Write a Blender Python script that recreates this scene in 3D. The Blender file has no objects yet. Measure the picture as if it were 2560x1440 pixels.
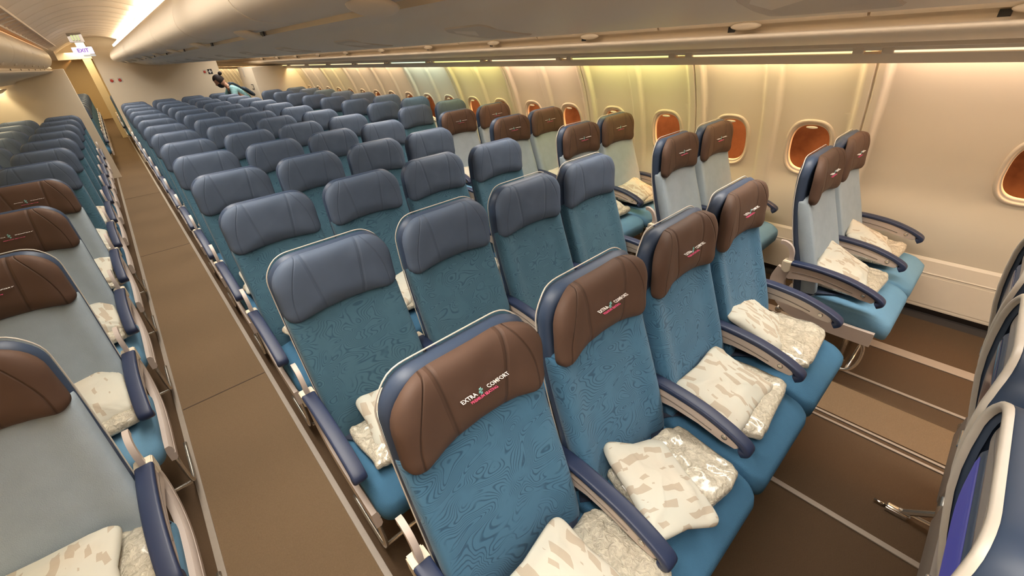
import bpy, bmesh, math, random
from mathutils import Vector, Matrix, noise
random.seed(7)
C = bpy.context.scene.collection
scene = bpy.context.scene
PI = math.pi

# ------------------------------------------------------------------ camera
F_PX = 1039.0
YAW, PITCH, ROLL, CAM_H = 0.699, 0.537, -0.071, 1.814
def cam_basis():
    cy, sy = math.cos(YAW), math.sin(YAW); cp, sp = math.cos(PITCH), math.sin(PITCH)
    F = Vector((sy*cp, cy*cp, -sp)); R = Vector((cy, -sy, 0)); U = R.cross(F)
    cr, sr = math.cos(ROLL), math.sin(ROLL)
    return cr*R + sr*U, -sr*R + cr*U, F
cR, cU, cF = cam_basis()
cd = bpy.data.cameras.new('camera'); cam = bpy.data.objects.new('camera', cd); C.objects.link(cam)
cd.sensor_width = 36.0; cd.sensor_fit = 'HORIZONTAL'; cd.lens = 36.0*F_PX/2560.0
cd.clip_start = 0.02; cd.clip_end = 200
m = Matrix((cR, cU, -cF)).transposed().to_4x4(); m.translation = (0, 0, CAM_H)
cam.matrix_world = m
scene.camera = cam

# ------------------------------------------------------------------ world, exposure
w = bpy.data.worlds.new('world'); scene.world = w; w.use_nodes = True
bg = w.node_tree.nodes['Background']; bg.inputs[0].default_value = (1.0, 0.88, 0.76, 1); bg.inputs[1].default_value = 0.40
vs = scene.view_settings
vs.view_transform = 'Standard'; vs.look = 'None'; vs.exposure = -0.12; vs.gamma = 1.0; vs.use_curve_mapping = False

# ------------------------------------------------------------------ layout constants (metres)
S = 0.51                    # seat spacing across
P = 0.86                    # row pitch
QX, QY = 0.407, 0.624       # centre block: first seat, first row
RX, RY = 2.766, 0.526       # right pair
LX, LY = -0.632, 1.551      # left pair (aisle seat x; window seat is LX-S)
YF, YE = -1.6, 25.5         # cabin front and far end
BULK_Y = 12.35
MID = 1.17
PW = 1.115                  # side wall panel width
PY0 = -0.50                 # first panel start

# ------------------------------------------------------------------ large lights
def area(name, loc, rot, sx, sy, power, col, spread=PI):
    l = bpy.data.lights.new(name, 'AREA'); l.shape = 'RECTANGLE'; l.size = sx; l.size_y = sy
    l.energy = power; l.color = col; l.spread = spread
    o = bpy.data.objects.new(name, l); o.location = loc; o.rotation_euler = rot; C.objects.link(o); return o
WARM = (1.0, 0.80, 0.56)
def ceiling_lamp_light(side, y0, y1):
    # long lamps lying on top of the centre bins, washing the aisle ceilings
    x = MID + side*0.61
    area('ceiling_wash_light', (x, (y0+y1)/2, 2.20), (0, side*PI*0.60, 0), 0.05, y1-y0, (10 if side < 0 else 4)*(y1-y0), (1.0, 0.88, 0.70))
    area('aisle_light', (MID + side*1.12, (y0+y1)/2, 2.22), (0, side*0.15, 0), 0.30, y1-y0, (11.0 if side < 0 else 12.0)*(y1-y0), (1.0, 0.93, 0.83), 2.2)
for s_ in (-1, 1):
    for y0, y1 in ((YF, 2.6), (2.7, 7.2), (7.3, 12.0)):
        ceiling_lamp_light(s_, y0, y1)
area('aft_cabin_light', (0.0, 18.5, 2.15), (0, 0, 0), 0.5, 12, 150, (1.0, 0.80, 0.50))
TINTS = [(1.0, .76, .58), (1.0, .80, .47), (0.93, .92, .38), (1.0, .76, .56), (0.93, .92, .38), (0.72, .92, .80), (1.0, .80, .56), (1.0, .80, .56),
         (1.0, .84, .46), (1.0, .80, .56), (1.0, .84, .46), (1.0, .80, .5), (1.0, .86, .46), (1.0, .82, .5), (1.0, .82, .5), (1., .82, .5), (1., .82, .5), (1., .82, .5), (1., .82, .5), (1., .82, .5)]
def tint(i): return TINTS[i % len(TINTS)]
for i in range(-1, 20):
    yc = PY0 + PW*(i+.5)
    area('cove_wash_light', (3.310, yc, 1.650), (0, -0.15, 0), 0.03, PW*0.86, 5.0, tint(i))
for i in range(-1, 14):
    area('left_cove_wash_light', (2*MID-3.310-.24, PY0+PW*(i+.5), 1.650), (0, 0.15, 0), 0.03, PW*0.9, 5.0, (1.0, .82, .5))
# floodlit apron outside the windows
area('apron_flood_light', (7.0, 4, 7.0), (0, 0.9, 0), 3, 30, 7000, (1.0, 0.55, 0.25))

# ------------------------------------------------------------------ materials
def new_mat(name):
    mt = bpy.data.materials.new(name); mt.use_nodes = True
    nt = mt.node_tree; return mt, nt, nt.nodes['Principled BSDF']
def nd(nt, t, **k):
    n = nt.nodes.new(t)
    for a, b in k.items(): setattr(n, a, b)
    return n
def lk(nt, a, b): nt.links.new(a, b)
def c4(c): return (c[0], c[1], c[2], 1)
def mat(name, col, rough=.6, metal=0.0, var=.06, scale=30, bump=0.0, bscale=200, coat=0.0, spec=.5):
    mt, nt, b = new_mat(name)
    tc = nd(nt, 'ShaderNodeTexCoord'); no = nd(nt, 'ShaderNodeTexNoise'); no.inputs['Scale'].default_value = scale; no.inputs['Detail'].default_value = 4
    lk(nt, tc.outputs['Object'], no.inputs['Vector'])
    mx = nd(nt, 'ShaderNodeMix', data_type='RGBA')
    mx.inputs[6].default_value = c4([v*(1-var) for v in col]); mx.inputs[7].default_value = c4([min(1, v*(1+var)) for v in col])
    lk(nt, no.outputs['Fac'], mx.inputs[0]); lk(nt, mx.outputs[2], b.inputs['Base Color'])
    b.inputs['Roughness'].default_value = rough; b.inputs['Metallic'].default_value = metal
    b.inputs['Specular IOR Level'].default_value = spec; b.inputs['Coat Weight'].default_value = coat
    if bump:
        n2 = nd(nt, 'ShaderNodeTexNoise'); n2.inputs['Scale'].default_value = bscale; n2.inputs['Detail'].default_value = 3
        lk(nt, tc.outputs['Object'], n2.inputs['Vector'])
        bp = nd(nt, 'ShaderNodeBump'); bp.inputs['Strength'].default_value = bump; bp.inputs['Distance'].default_value = .01
        lk(nt, n2.outputs['Fac'], bp.inputs['Height']); lk(nt, bp.outputs[0], b.inputs['Normal'])
    return mt
def emat(name, col, strength):
    mt, nt, b = new_mat(name); b.inputs['Base Color'].default_value = (.02, .02, .02, 1)
    b.inputs['Emission Color'].default_value = c4(col); b.inputs['Emission Strength'].default_value = strength; return mt
def math_n(nt, op, a, b=None, c=None):
    n = nd(nt, 'ShaderNodeMath', operation=op)
    for i, v in enumerate((a, b, c)):
        if v is None: continue
        if isinstance(v, (int, float)): n.inputs[i].default_value = v
        else: lk(nt, v, n.inputs[i])
    return n.outputs[0]
def swirl_fabric(name, col, dark, light):
    """upholstery woven with swirling contour lines"""
    mt, nt, b = new_mat(name)
    tc = nd(nt, 'ShaderNodeTexCoord'); oi = nd(nt, 'ShaderNodeObjectInfo')
    add = nd(nt, 'ShaderNodeVectorMath', operation='ADD'); lk(nt, tc.outputs['Object'], add.inputs[0])
    sc = nd(nt, 'ShaderNodeVectorMath', operation='SCALE'); sc.inputs[3].default_value = 1.0; lk(nt, oi.outputs['Location'], sc.inputs[0])
    lk(nt, sc.outputs[0], add.inputs[1])
    mp = nd(nt, 'ShaderNodeMapping'); mp.inputs['Scale'].default_value = (1.0, 1.0, 1.7); lk(nt, add.outputs[0], mp.inputs[0])
    wn = nd(nt, 'ShaderNodeTexNoise'); wn.inputs['Scale'].default_value = 6.5; wn.inputs['Detail'].default_value = 0.6
    wn.inputs['Distortion'].default_value = .7; lk(nt, mp.outputs[0], wn.inputs['Vector'])
    ph = math_n(nt, 'MULTIPLY', wn.outputs['Fac'], 190.0)
    sn = math_n(nt, 'SINE', ph)
    msk = nd(nt, 'ShaderNodeTexNoise'); msk.inputs['Scale'].default_value = 14; lk(nt, add.outputs[0], msk.inputs['Vector'])
    mr = nd(nt, 'ShaderNodeMapRange'); mr.inputs[1].default_value = .34; mr.inputs[2].default_value = .50; lk(nt, msk.outputs['Fac'], mr.inputs[0])
    ln = nd(nt, 'ShaderNodeMapRange'); ln.inputs[1].default_value = .35; ln.inputs[2].default_value = .95; lk(nt, sn, ln.inputs[0])
    fac = math_n(nt, 'MULTIPLY', ln.outputs[0], mr.outputs[0])
    big = nd(nt, 'ShaderNodeTexNoise'); big.inputs['Scale'].default_value = 7; lk(nt, add.outputs[0], big.inputs['Vector'])
    base = nd(nt, 'ShaderNodeMix', data_type='RGBA'); base.inputs[6].default_value = c4(col); base.inputs[7].default_value = c4(light)
    lk(nt, big.outputs['Fac'], base.inputs[0])
    mx = nd(nt, 'ShaderNodeMix', data_type='RGBA'); lk(nt, base.outputs[2], mx.inputs[6]); mx.inputs[7].default_value = c4(dark)
    lk(nt, math_n(nt, 'MULTIPLY', fac, .66), mx.inputs[0]); lk(nt, mx.outputs[2], b.inputs['Base Color'])
    b.inputs['Roughness'].default_value = .9; b.inputs['Specular IOR Level'].default_value = .15
    b.inputs['Sheen Weight'].default_value = .15
    bp = nd(nt, 'ShaderNodeBump'); bp.inputs['Strength'].default_value = .25; bp.inputs['Distance'].default_value = .003; bp.invert = True
    lk(nt, fac, bp.inputs['Height']); lk(nt, bp.outputs[0], b.inputs['Normal'])
    return mt
def headrest_mat(name, col):
    """leather-like cover with two vertical stitched seams and a curved side seam"""
    mt, nt, b = new_mat(name)
    tc = nd(nt, 'ShaderNodeTexCoord'); sp = nd(nt, 'ShaderNodeSeparateXYZ'); lk(nt, tc.outputs['Object'], sp.inputs[0])
    ax = math_n(nt, 'ABSOLUTE', sp.outputs['X'])
    slope = math_n(nt, 'MULTIPLY', math_n(nt, 'SUBTRACT', sp.outputs['Z'], 1.08), -0.12)
    d1 = math_n(nt, 'ABSOLUTE', math_n(nt, 'SUBTRACT', math_n(nt, 'ADD', ax, slope), 0.088))
    zz = math_n(nt, 'SUBTRACT', sp.outputs['Z'], 1.0)
    curve = math_n(nt, 'MULTIPLY', math_n(nt, 'MULTIPLY', zz, zz), 1.6)
    d2 = math_n(nt, 'ABSOLUTE', math_n(nt, 'SUBTRACT', math_n(nt, 'ADD', ax, curve), 0.186))
    g1 = nd(nt, 'ShaderNodeMapRange'); g1.inputs[1].default_value = 0; g1.inputs[2].default_value = .010; lk(nt, d1, g1.inputs[0])
    g2 = nd(nt, 'ShaderNodeMapRange'); g2.inputs[1].default_value = 0; g2.inputs[2].default_value = .004; lk(nt, d2, g2.inputs[0])
    h = math_n(nt, 'MINIMUM', g1.outputs[0], g2.outputs[0])
    no = nd(nt, 'ShaderNodeTexNoise'); no.inputs['Scale'].default_value = 12; lk(nt, tc.outputs['Object'], no.inputs['Vector'])
    mx = nd(nt, 'ShaderNodeMix', data_type='RGBA'); mx.inputs[6].default_value = c4([v*.9 for v in col]); mx.inputs[7].default_value = c4([v*1.1 for v in col])
    lk(nt, no.outputs['Fac'], mx.inputs[0])
    m2 = nd(nt, 'ShaderNodeMix', data_type='RGBA'); m2.inputs[6].default_value = c4([v*(.62 if 'brown' in name else .80) for v in col]); lk(nt, mx.outputs[2], m2.inputs[7])
    th = nd(nt, 'ShaderNodeMapRange'); th.inputs[1].default_value = 0; th.inputs[2].default_value = .5; lk(nt, h, th.inputs[0])
    lk(nt, th.outputs[0], m2.inputs[0]); lk(nt, m2.outputs[2], b.inputs['Base Color'])
    b.inputs['Roughness'].default_value = .62; b.inputs['Specular IOR Level'].default_value = .3
    wr = nd(nt, 'ShaderNodeTexNoise'); wr.inputs['Scale'].default_value = 6; wr.inputs['Distortion'].default_value = .6; lk(nt, tc.outputs['Object'], wr.inputs['Vector'])
    hh = math_n(nt, 'ADD', h, math_n(nt, 'MULTIPLY', wr.outputs['Fac'], .8))
    bp = nd(nt, 'ShaderNodeBump'); bp.inputs['Strength'].default_value = .7 if 'brown' in name else .4; bp.inputs['Distance'].default_value = .006
    lk(nt, hh, bp.inputs['Height']); lk(nt, bp.outputs[0], b.inputs['Normal'])
    return mt
def pillow_mat(name):
    mt, nt, b = new_mat(name)
    tc = nd(nt, 'ShaderNodeTexCoord'); oi = nd(nt, 'ShaderNodeObjectInfo')
    add = nd(nt, 'ShaderNodeVectorMath', operation='ADD'); lk(nt, tc.outputs['Object'], add.inputs[0]); lk(nt, oi.outputs['Location'], add.inputs[1])
    wa = nd(nt, 'ShaderNodeTexNoise'); wa.inputs['Scale'].default_value = 7; lk(nt, add.outputs[0], wa.inputs['Vector'])
    mix = nd(nt, 'ShaderNodeVectorMath', operation='MULTIPLY_ADD'); lk(nt, wa.outputs['Color'], mix.inputs[0]); mix.inputs[1].default_value = (.05, .05, .0); lk(nt, add.outputs[0], mix.inputs[2])
    fs = []
    for rz, sc_, thr in ((.5, 11, .55), (-.7, 12, .62)):
        mp = nd(nt, 'ShaderNodeMapping'); mp.inputs['Scale'].default_value = (2.6, 1.0, .3); mp.inputs['Rotation'].default_value = (0, 0, rz)
        v = nd(nt, 'ShaderNodeTexVoronoi', feature='F1'); v.inputs['Scale'].default_value = sc_; v.inputs['Randomness'].default_value = .8; v.distance = 'MANHATTAN'
        lk(nt, mix.outputs[0], mp.inputs[0]); lk(nt, mp.outputs[0], v.inputs['Vector'])
        sep = nd(nt, 'ShaderNodeSeparateColor'); lk(nt, v.outputs['Color'], sep.inputs[0])
        fs.append(math_n(nt, 'MULTIPLY', math_n(nt, 'GREATER_THAN', sep.outputs[0], thr), math_n(nt, 'LESS_THAN', v.outputs['Distance'], .62)))
    f = math_n(nt, 'MULTIPLY', math_n(nt, 'MAXIMUM', fs[0], fs[1]), .60)
    n2 = nd(nt, 'ShaderNodeTexNoise'); n2.inputs['Scale'].default_value = 5; lk(nt, add.outputs[0], n2.inputs['Vector'])
    cm = nd(nt, 'ShaderNodeMix', data_type='RGBA'); cm.inputs[6].default_value = (.70, .61, .48, 1); cm.inputs[7].default_value = (.56, .61, .55, 1); lk(nt, n2.outputs['Fac'], cm.inputs[0])
    mx = nd(nt, 'ShaderNodeMix', data_type='RGBA'); lk(nt, cm.outputs[2], mx.inputs[6]); mx.inputs[7].default_value = (.40, .30, .20, 1); lk(nt, f, mx.inputs[0])
    lk(nt, mx.outputs[2], b.inputs['Base Color']); b.inputs['Roughness'].default_value = .8
    bp = nd(nt, 'ShaderNodeBump'); bp.inputs['Strength'].default_value = .35; bp.inputs['Distance'].default_value = .02
    lk(nt, n2.outputs['Fac'], bp.inputs['Height']); lk(nt, bp.outputs[0], b.inputs['Normal'])
    return mt
def plastic_bag_mat(name):
    mt, nt, b = new_mat(name)
    tc = nd(nt, 'ShaderNodeTexCoord'); n = nd(nt, 'ShaderNodeTexNoise'); n.inputs['Scale'].default_value = 45; n.inputs['Detail'].default_value = 5; n.inputs['Distortion'].default_value = 1.5
    lk(nt, tc.outputs['Object'], n.inputs['Vector'])
    mx = nd(nt, 'ShaderNodeMix', data_type='RGBA'); mx.inputs[6].default_value = (.22, .19, .14, 1); mx.inputs[7].default_value = (.95, .88, .70, 1)  # crinkle highlights and dark folds painted into the base colour
    lk(nt, n.outputs['Fac'], mx.inputs[0]); lk(nt, mx.outputs[2], b.inputs['Base Color'])
    b.inputs['Roughness'].default_value = .15; b.inputs['Coat Weight'].default_value = .9; b.inputs['Coat Roughness'].default_value = .1
    bp = nd(nt, 'ShaderNodeBump'); bp.inputs['Strength'].default_value = .9; bp.inputs['Distance'].default_value = .012
    lk(nt, n.outputs['Fac'], bp.inputs['Height']); lk(nt, bp.outputs[0], b.inputs['Normal'])
    return mt
M = {}
M['wall'] = mat('warm_white_panel', (.80, .70, .55), .5, var=.015, scale=8, bump=.03, bscale=150)
M['bin'] = mat('bin_laminate', (.72, .62, .49), .36, var=.02, scale=4, spec=.5)
M['binlow'] = mat('bin_underside', (.60, .52, .42), .5, var=.02, scale=4)
M['ceil'] = mat('ceiling_laminate', (.78, .66, .55), .55, var=.02, scale=4)
M['dado'] = mat('dado_panel', (.76, .66, .53), .45, var=.02)
M['gap'] = mat('dark_gap', (.03, .022, .018), .8)
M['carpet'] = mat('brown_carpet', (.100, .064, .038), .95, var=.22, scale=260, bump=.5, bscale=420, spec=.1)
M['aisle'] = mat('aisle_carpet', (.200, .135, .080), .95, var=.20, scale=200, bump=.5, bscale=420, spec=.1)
M['track'] = mat('track_cover', (.30, .25, .205), .4, var=.08, spec=.5)
M['seam'] = mat('carpet_seam', (.07, .045, .03), .9)
M['shell'] = mat('navy_shell', (.040, .062, .110), .45, var=.05, spec=.5)
M['piping'] = mat('pale_trim', (.62, .56, .48), .35)
M['grey'] = mat('grey_shell', (.30, .27, .25), .4, var=.04)
M['armpad'] = mat('navy_arm_pad', (.022, .034, .080), .42, var=.05)
M['beige'] = mat('beige_plastic', (.55, .46, .40), .38, var=.03)
M['cap'] = mat('pale_cap', (.72, .64, .50), .28, var=.03)
M['metal'] = mat('brushed_metal', (.62, .58, .52), .25, metal=.9)
M['chrome'] = mat('chrome', (.85, .82, .76), .12, metal=1)
M['black'] = mat('black_plastic', (.015, .015, .02), .35)
M['pan'] = mat('seat_pan', (.22, .18, .15), .5)
M['belt'] = mat('belt_webbing', (.02, .03, .06), .7)
M['h_brown'] = headrest_mat('brown_headrest', (.108, .062, .043))
M['h_navy'] = headrest_mat('slate_blue_headrest', (.088, .118, .175))
M['f_blue'] = swirl_fabric('bright_blue_swirl_fabric', (.058, .162, .272), (.016, .058, .115), (.078, .195, .31))
M['f_teal'] = swirl_fabric('teal_swirl_fabric', (.055, .130, .185), (.024, .068, .110), (.075, .155, .21))
M['f_light'] = mat('pale_blue_fabric', (.36, .43, .485), .9, var=.10, scale=16, bump=.3, bscale=350, spec=.15)
M['c_blue'] = mat('blue_cushion_fabric', (.055, .150, .255), .9, var=.12, scale=14, bump=.3, bscale=350, spec=.15)
M['c_pale'] = mat('sky_blue_cushion_fabric', (.14, .29, .43), .85, var=.08, scale=14, bump=.2, bscale=350, spec=.2)
M['pillow'] = pillow_mat('leaf_print_pillowcase')
M['bag'] = plastic_bag_mat('clear_crinkled_plastic')
M['t_white'] = mat('embroidery_white', (.85, .82, .78), .7)
M['t_pink'] = mat('embroidery_pink', (.75, .10, .22), .7)
M['t_teal'] = mat('embroidery_teal', (.25, .60, .58), .7)

# ------------------------------------------------------------------ mesh helpers
def link(name, me, material=None, parent=None, smooth=True):
    o = bpy.data.objects.new(name, me); C.objects.link(o)
    if material: me.materials.append(material)
    if parent: o.parent = parent
    return o
def bm_obj(name, bm, material=None, parent=None, smooth=True, sharp=None):
    bmesh.ops.recalc_face_normals(bm, faces=bm.faces)
    me = bpy.data.meshes.new(name); bm.to_mesh(me); bm.free()
    if smooth:
        for p in me.polygons: p.use_smooth = True
        if sharp is not None:
            me.set_sharp_from_angle(angle=math.radians(sharp))
    return link(name, me, material, parent)
def tag(o, label=None, cat=None, group=None, kind=None):
    if label: o['label'] = label
    if cat: o['category'] = cat
    if group: o['group'] = group
    if kind: o['kind'] = kind
    return o
def empty(name, loc=(0, 0, 0), rz=0):
    o = bpy.data.objects.new(name, None); o.location = loc; o.rotation_euler = (0, 0, rz); o.empty_display_size = .1; C.objects.link(o); return o
def box(bm, x0, x1, y0, y1, z0, z1, bev=0.0, mtx=None):
    r = bmesh.ops.create_cube(bm, size=1); vv = r['verts']
    for v in vv:
        v.co = Vector(((x0+x1)/2 + v.co.x*(x1-x0), (y0+y1)/2 + v.co.y*(y1-y0), (z0+z1)/2 + v.co.z*(z1-z0)))
        if mtx: v.co = mtx @ v.co
    if bev:
        ed = [e for e in bm.edges if e.verts[0] in vv and e.verts[1] in vv]
        bmesh.ops.bevel(bm, geom=ed, offset=bev, segments=2, affect='EDGES', profile=.6)
def slab(bm, outline, tf, tb, mapf, rings=9, p=3.0, pb=None):
    """soft cushion: outline (list of (a,b)), bulging tf to the front and tb to the back"""
    pb = pb or p
    n = len(outline); ca = sum(q[0] for q in outline)/n; cb = (min(q[1] for q in outline)+max(q[1] for q in outline))/2
    rs = [1-(1-j/rings)**1.7 for j in range(1, rings+1)]
    def prof(r, q): return max(0.0, 1-r**q)**(1/q)
    cf = bm.verts.new(mapf(ca, cb, tf)); cbk = bm.verts.new(mapf(ca, cb, -tb))
    F, B = [], []
    for r in rs:
        ringf = [bm.verts.new(mapf(ca+(a-ca)*r, cb+(b-cb)*r, tf*prof(r, p))) for a, b in outline]
        F.append(ringf)
        B.append(ringf if r >= .9999 else [bm.verts.new(mapf(ca+(a-ca)*r, cb+(b-cb)*r, -tb*prof(r, pb))) for a, b in outline])
    for i in range(n):
        k = (i+1) % n
        bm.faces.new((cf, F[0][i], F[0][k])); bm.faces.new((cbk, B[0][k], B[0][i]))
        for j in range(rings-1):
            bm.faces.new((F[j][i], F[j+1][i], F[j+1][k], F[j][k]))
            bm.faces.new((B[j][k], B[j+1][k], B[j+1][i], B[j][i]))
def round_rect(x0, x1, z0, z1, rb, rt, k=7, mid=8):
    """rounded rectangle; rb radius at the bottom corners, rt at the top, straight edges subdivided"""
    pts = []
    def arc(cx, cz, r, a0, a1):
        for i in range(k+1):
            a = a0+(a1-a0)*i/k; pts.append((cx+r*math.cos(a), cz+r*math.sin(a)))
    def seg(p, q):
        for i in range(1, mid): t = i/mid; pts.append((p[0]+(q[0]-p[0])*t, p[1]+(q[1]-p[1])*t))
    arc(x1-rb, z0+rb, rb, -PI/2, 0); seg((x1, z0+rb), (x1, z1-rt)); arc(x1-rt, z1-rt, rt, 0, PI/2)
    seg((x1-rt, z1), (x0+rt, z1)); arc(x0+rt, z1-rt, rt, PI/2, PI); seg((x0, z1-rt), (x0, z0+rb)); arc(x0+rb, z0+rb, rb, PI, 3*PI/2); seg((x0+rb, z0), (x1-rb, z0))
    return pts
def interp(pts, z):
    if z <= pts[0][0]: return pts[0][1]
    for (a, b), (c, d) in zip(pts, pts[1:]):
        if z <= c:
            t = (z-a)/(c-a); return b+(d-b)*t
    return pts[-1][1]
def sm(t): t = max(0, min(1, t)); return t*t*(3-2*t)
def catmull(pts, n=6):
    out = []; P_ = [pts[0]]+list(pts)+[pts[-1]]
    for i in range(1, len(P_)-2):
        p0, p1, p2, p3 = [Vector(q) for q in P_[i-1:i+3]]
        for j in range(n):
            t = j/n; out.append(.5*((2*p1)+(-p0+p2)*t+(2*p0-5*p1+4*p2-p3)*t*t+(-p0+3*p1-3*p2+p3)*t**3))
    out.append(Vector(pts[-1])); return out
def sweep(bm, path, section, up=Vector((1, 0, 0)), cap=True):
    """section: list of (s,t): s along 'up', t along the in-plane normal; per-point scale if path item is (Vector, scale)"""
    rings = []; L = len(path)
    pv = [q[0] if isinstance(q, tuple) else q for q in path]; sc = [q[1] if isinstance(q, tuple) else 1.0 for q in path]
    for i in range(L):
        t = (pv[min(i+1, L-1)]-pv[max(i-1, 0)]).normalized(); u = (up - t*up.dot(t)).normalized(); n = t.cross(u)
        rings.append([bm.verts.new(pv[i]+u*a*(sc[i] if False else 1)+n*b*sc[i]) for a, b in section])
    k = len(section)
    for i in range(L-1):
        for j in range(k): bm.faces.new((rings[i][j], rings[i][(j+1) % k], rings[i+1][(j+1) % k], rings[i+1][j]))
    if cap: bm.faces.new(rings[0][::-1]); bm.faces.new(rings[-1])
def tube(bm, pts, r, n=8, smooth=5, up=Vector((0, 0, 1))):
    path = catmull(pts, smooth) if len(pts) > 2 else [Vector(q) for q in pts]
    t0 = (path[1]-path[0]).normalized()
    if abs(up.dot(t0)) > .95: up = Vector((1, 0, 0)) if abs(t0.x) < .9 else Vector((0, 1, 0))
    rings = []; L = len(path); u = None
    for i in range(L):
        t = (path[min(i+1, L-1)]-path[max(i-1, 0)]).normalized()
        u = (up if u is None else u); u = (u - t*u.dot(t)).normalized(); n_ = t.cross(u)
        rings.append([bm.verts.new(path[i]+(u*math.cos(2*PI*j/n)+n_*math.sin(2*PI*j/n))*(r[i*(len(r)-1)//max(1, L-1)] if isinstance(r, list) else r)) for j in range(n)])
    for i in range(L-1):
        for j in range(n): bm.faces.new((rings[i][j], rings[i][(j+1) % n], rings[i+1][(j+1) % n], rings[i+1][j]))
    bm.faces.new(rings[0][::-1]); bm.faces.new(rings[-1])
def prism(bm, poly, x0, x1, axis='x'):
    """poly of (u,z) -> local y=-u ; extruded along x"""
    A = [bm.verts.new((x0, -u, z)) for u, z in poly]; B = [bm.verts.new((x1, -u, z)) for u, z in poly]
    n = len(poly); bm.faces.new(A); bm.faces.new(B[::-1])
    for i in range(n): bm.faces.new((A[i], B[i], B[(i+1) % n], A[(i+1) % n]))
def extrude_profile(bm, prof, ys, closed=False):
    """prof list of (x,z) extruded along y at positions ys"""
    R_ = [[bm.verts.new((x, y, z)) for x, z in prof] for y in ys]
    n = len(prof); m_ = n if closed else n-1
    for a, b in zip(R_, R_[1:]):
        for j in range(m_): bm.faces.new((a[j], a[(j+1) % n], b[(j+1) % n], b[j]))
    if closed: bm.faces.new(R_[0][::-1]); bm.faces.new(R_[-1])
    return R_

# ------------------------------------------------------------------ floor
bm = bmesh.new()
r = [bm.verts.new(q) for q in ((-1.55, YF, 0), (3.66, YF, 0), (3.66, YE, 0), (-1.55, YE, 0), (-1.55, YE, -.05), (3.66, YE, -.05), (3.66, YF, -.05), (-1.55, YF, -.05))]
bm.faces.new(r[:4]); bm.faces.new(r[4:]); bm.faces.new((r[0], r[1], r[6], r[7])); bm.faces.new((r[2], r[3], r[4], r[5])); bm.faces.new((r[1], r[2], r[5], r[6])); bm.faces.new((r[3], r[0], r[7], r[4]))
tag(bm_obj('floor', bm, M['carpet'], smooth=False), kind='structure')
n_trim = [0]
def trim(bm, material, smooth=False, sharp=None):
    n_trim[0] += 1
    return tag(bm_obj('trim_%d' % n_trim[0], bm, material, smooth=smooth, sharp=sharp), kind='structure')
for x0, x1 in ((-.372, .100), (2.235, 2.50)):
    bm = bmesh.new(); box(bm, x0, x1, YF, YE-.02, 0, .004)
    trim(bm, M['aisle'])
for x0, x1, h in ((-.398, -.372, .009), (.100, .126, .009), (1.602, 1.628, .007), (2.165, 2.180, .007), (2.208, 2.222, .007), (2.635, 2.655, .007), (3.02, 3.10, .006)):
    bm = bmesh.new(); box(bm, x0, x1, YF, YE-.02, 0, h, bev=.002); trim(bm, M['track'])
for y in (-1.0, 2.745, 5.9, 9.0):
    bm = bmesh.new(); box(bm, -.368, .097, y, y+.008, .003, .0055); trim(bm, M['seam'])

# ------------------------------------------------------------------ side walls
WALLP = [(.40, 3.665), (.60, 3.66), (.80, 3.64), (1.0, 3.605), (1.17, 3.565), (1.3, 3.525), (1.4, 3.485), (1.5, 3.44), (1.6, 3.385), (1.68, 3.34)]
ZB, ZT = .40, 1.68
CW = PW/2
def wall_x(y, z):
    x = interp(WALLP, z)
    if z > 1.0: x = (interp(WALLP, z-.03)+x+interp(WALLP, z+.03))/3
    i = math.floor((y-PY0)/PW); t = (y-PY0)/PW-i       # 0..1 in the panel
    e = min(t, 1-t)*PW; c = abs(t-.5)*PW
    rec = sm((e-.050)/.028)
    if i != 0: rec *= sm((c-.040)/.022)
    fade = sm((z-.55)/.3)
    seam = -.008*(1-sm(e/.006)) if e < .006 else 0
    return x + .032*rec*fade + (.012 if e < .004 else 0)
WZ = 1.012
def oval(hw, hh, n=48, q=2.7):
    out = []
    for i in range(n):
        a = 2*PI*i/n; c, s = math.cos(a), math.sin(a)
        out.append((hw*math.copysign(abs(c)**(2/q), c), hh*math.copysign(abs(s)**(2/q), s)))
    return out
BHW, BHH = .150, .200
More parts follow.
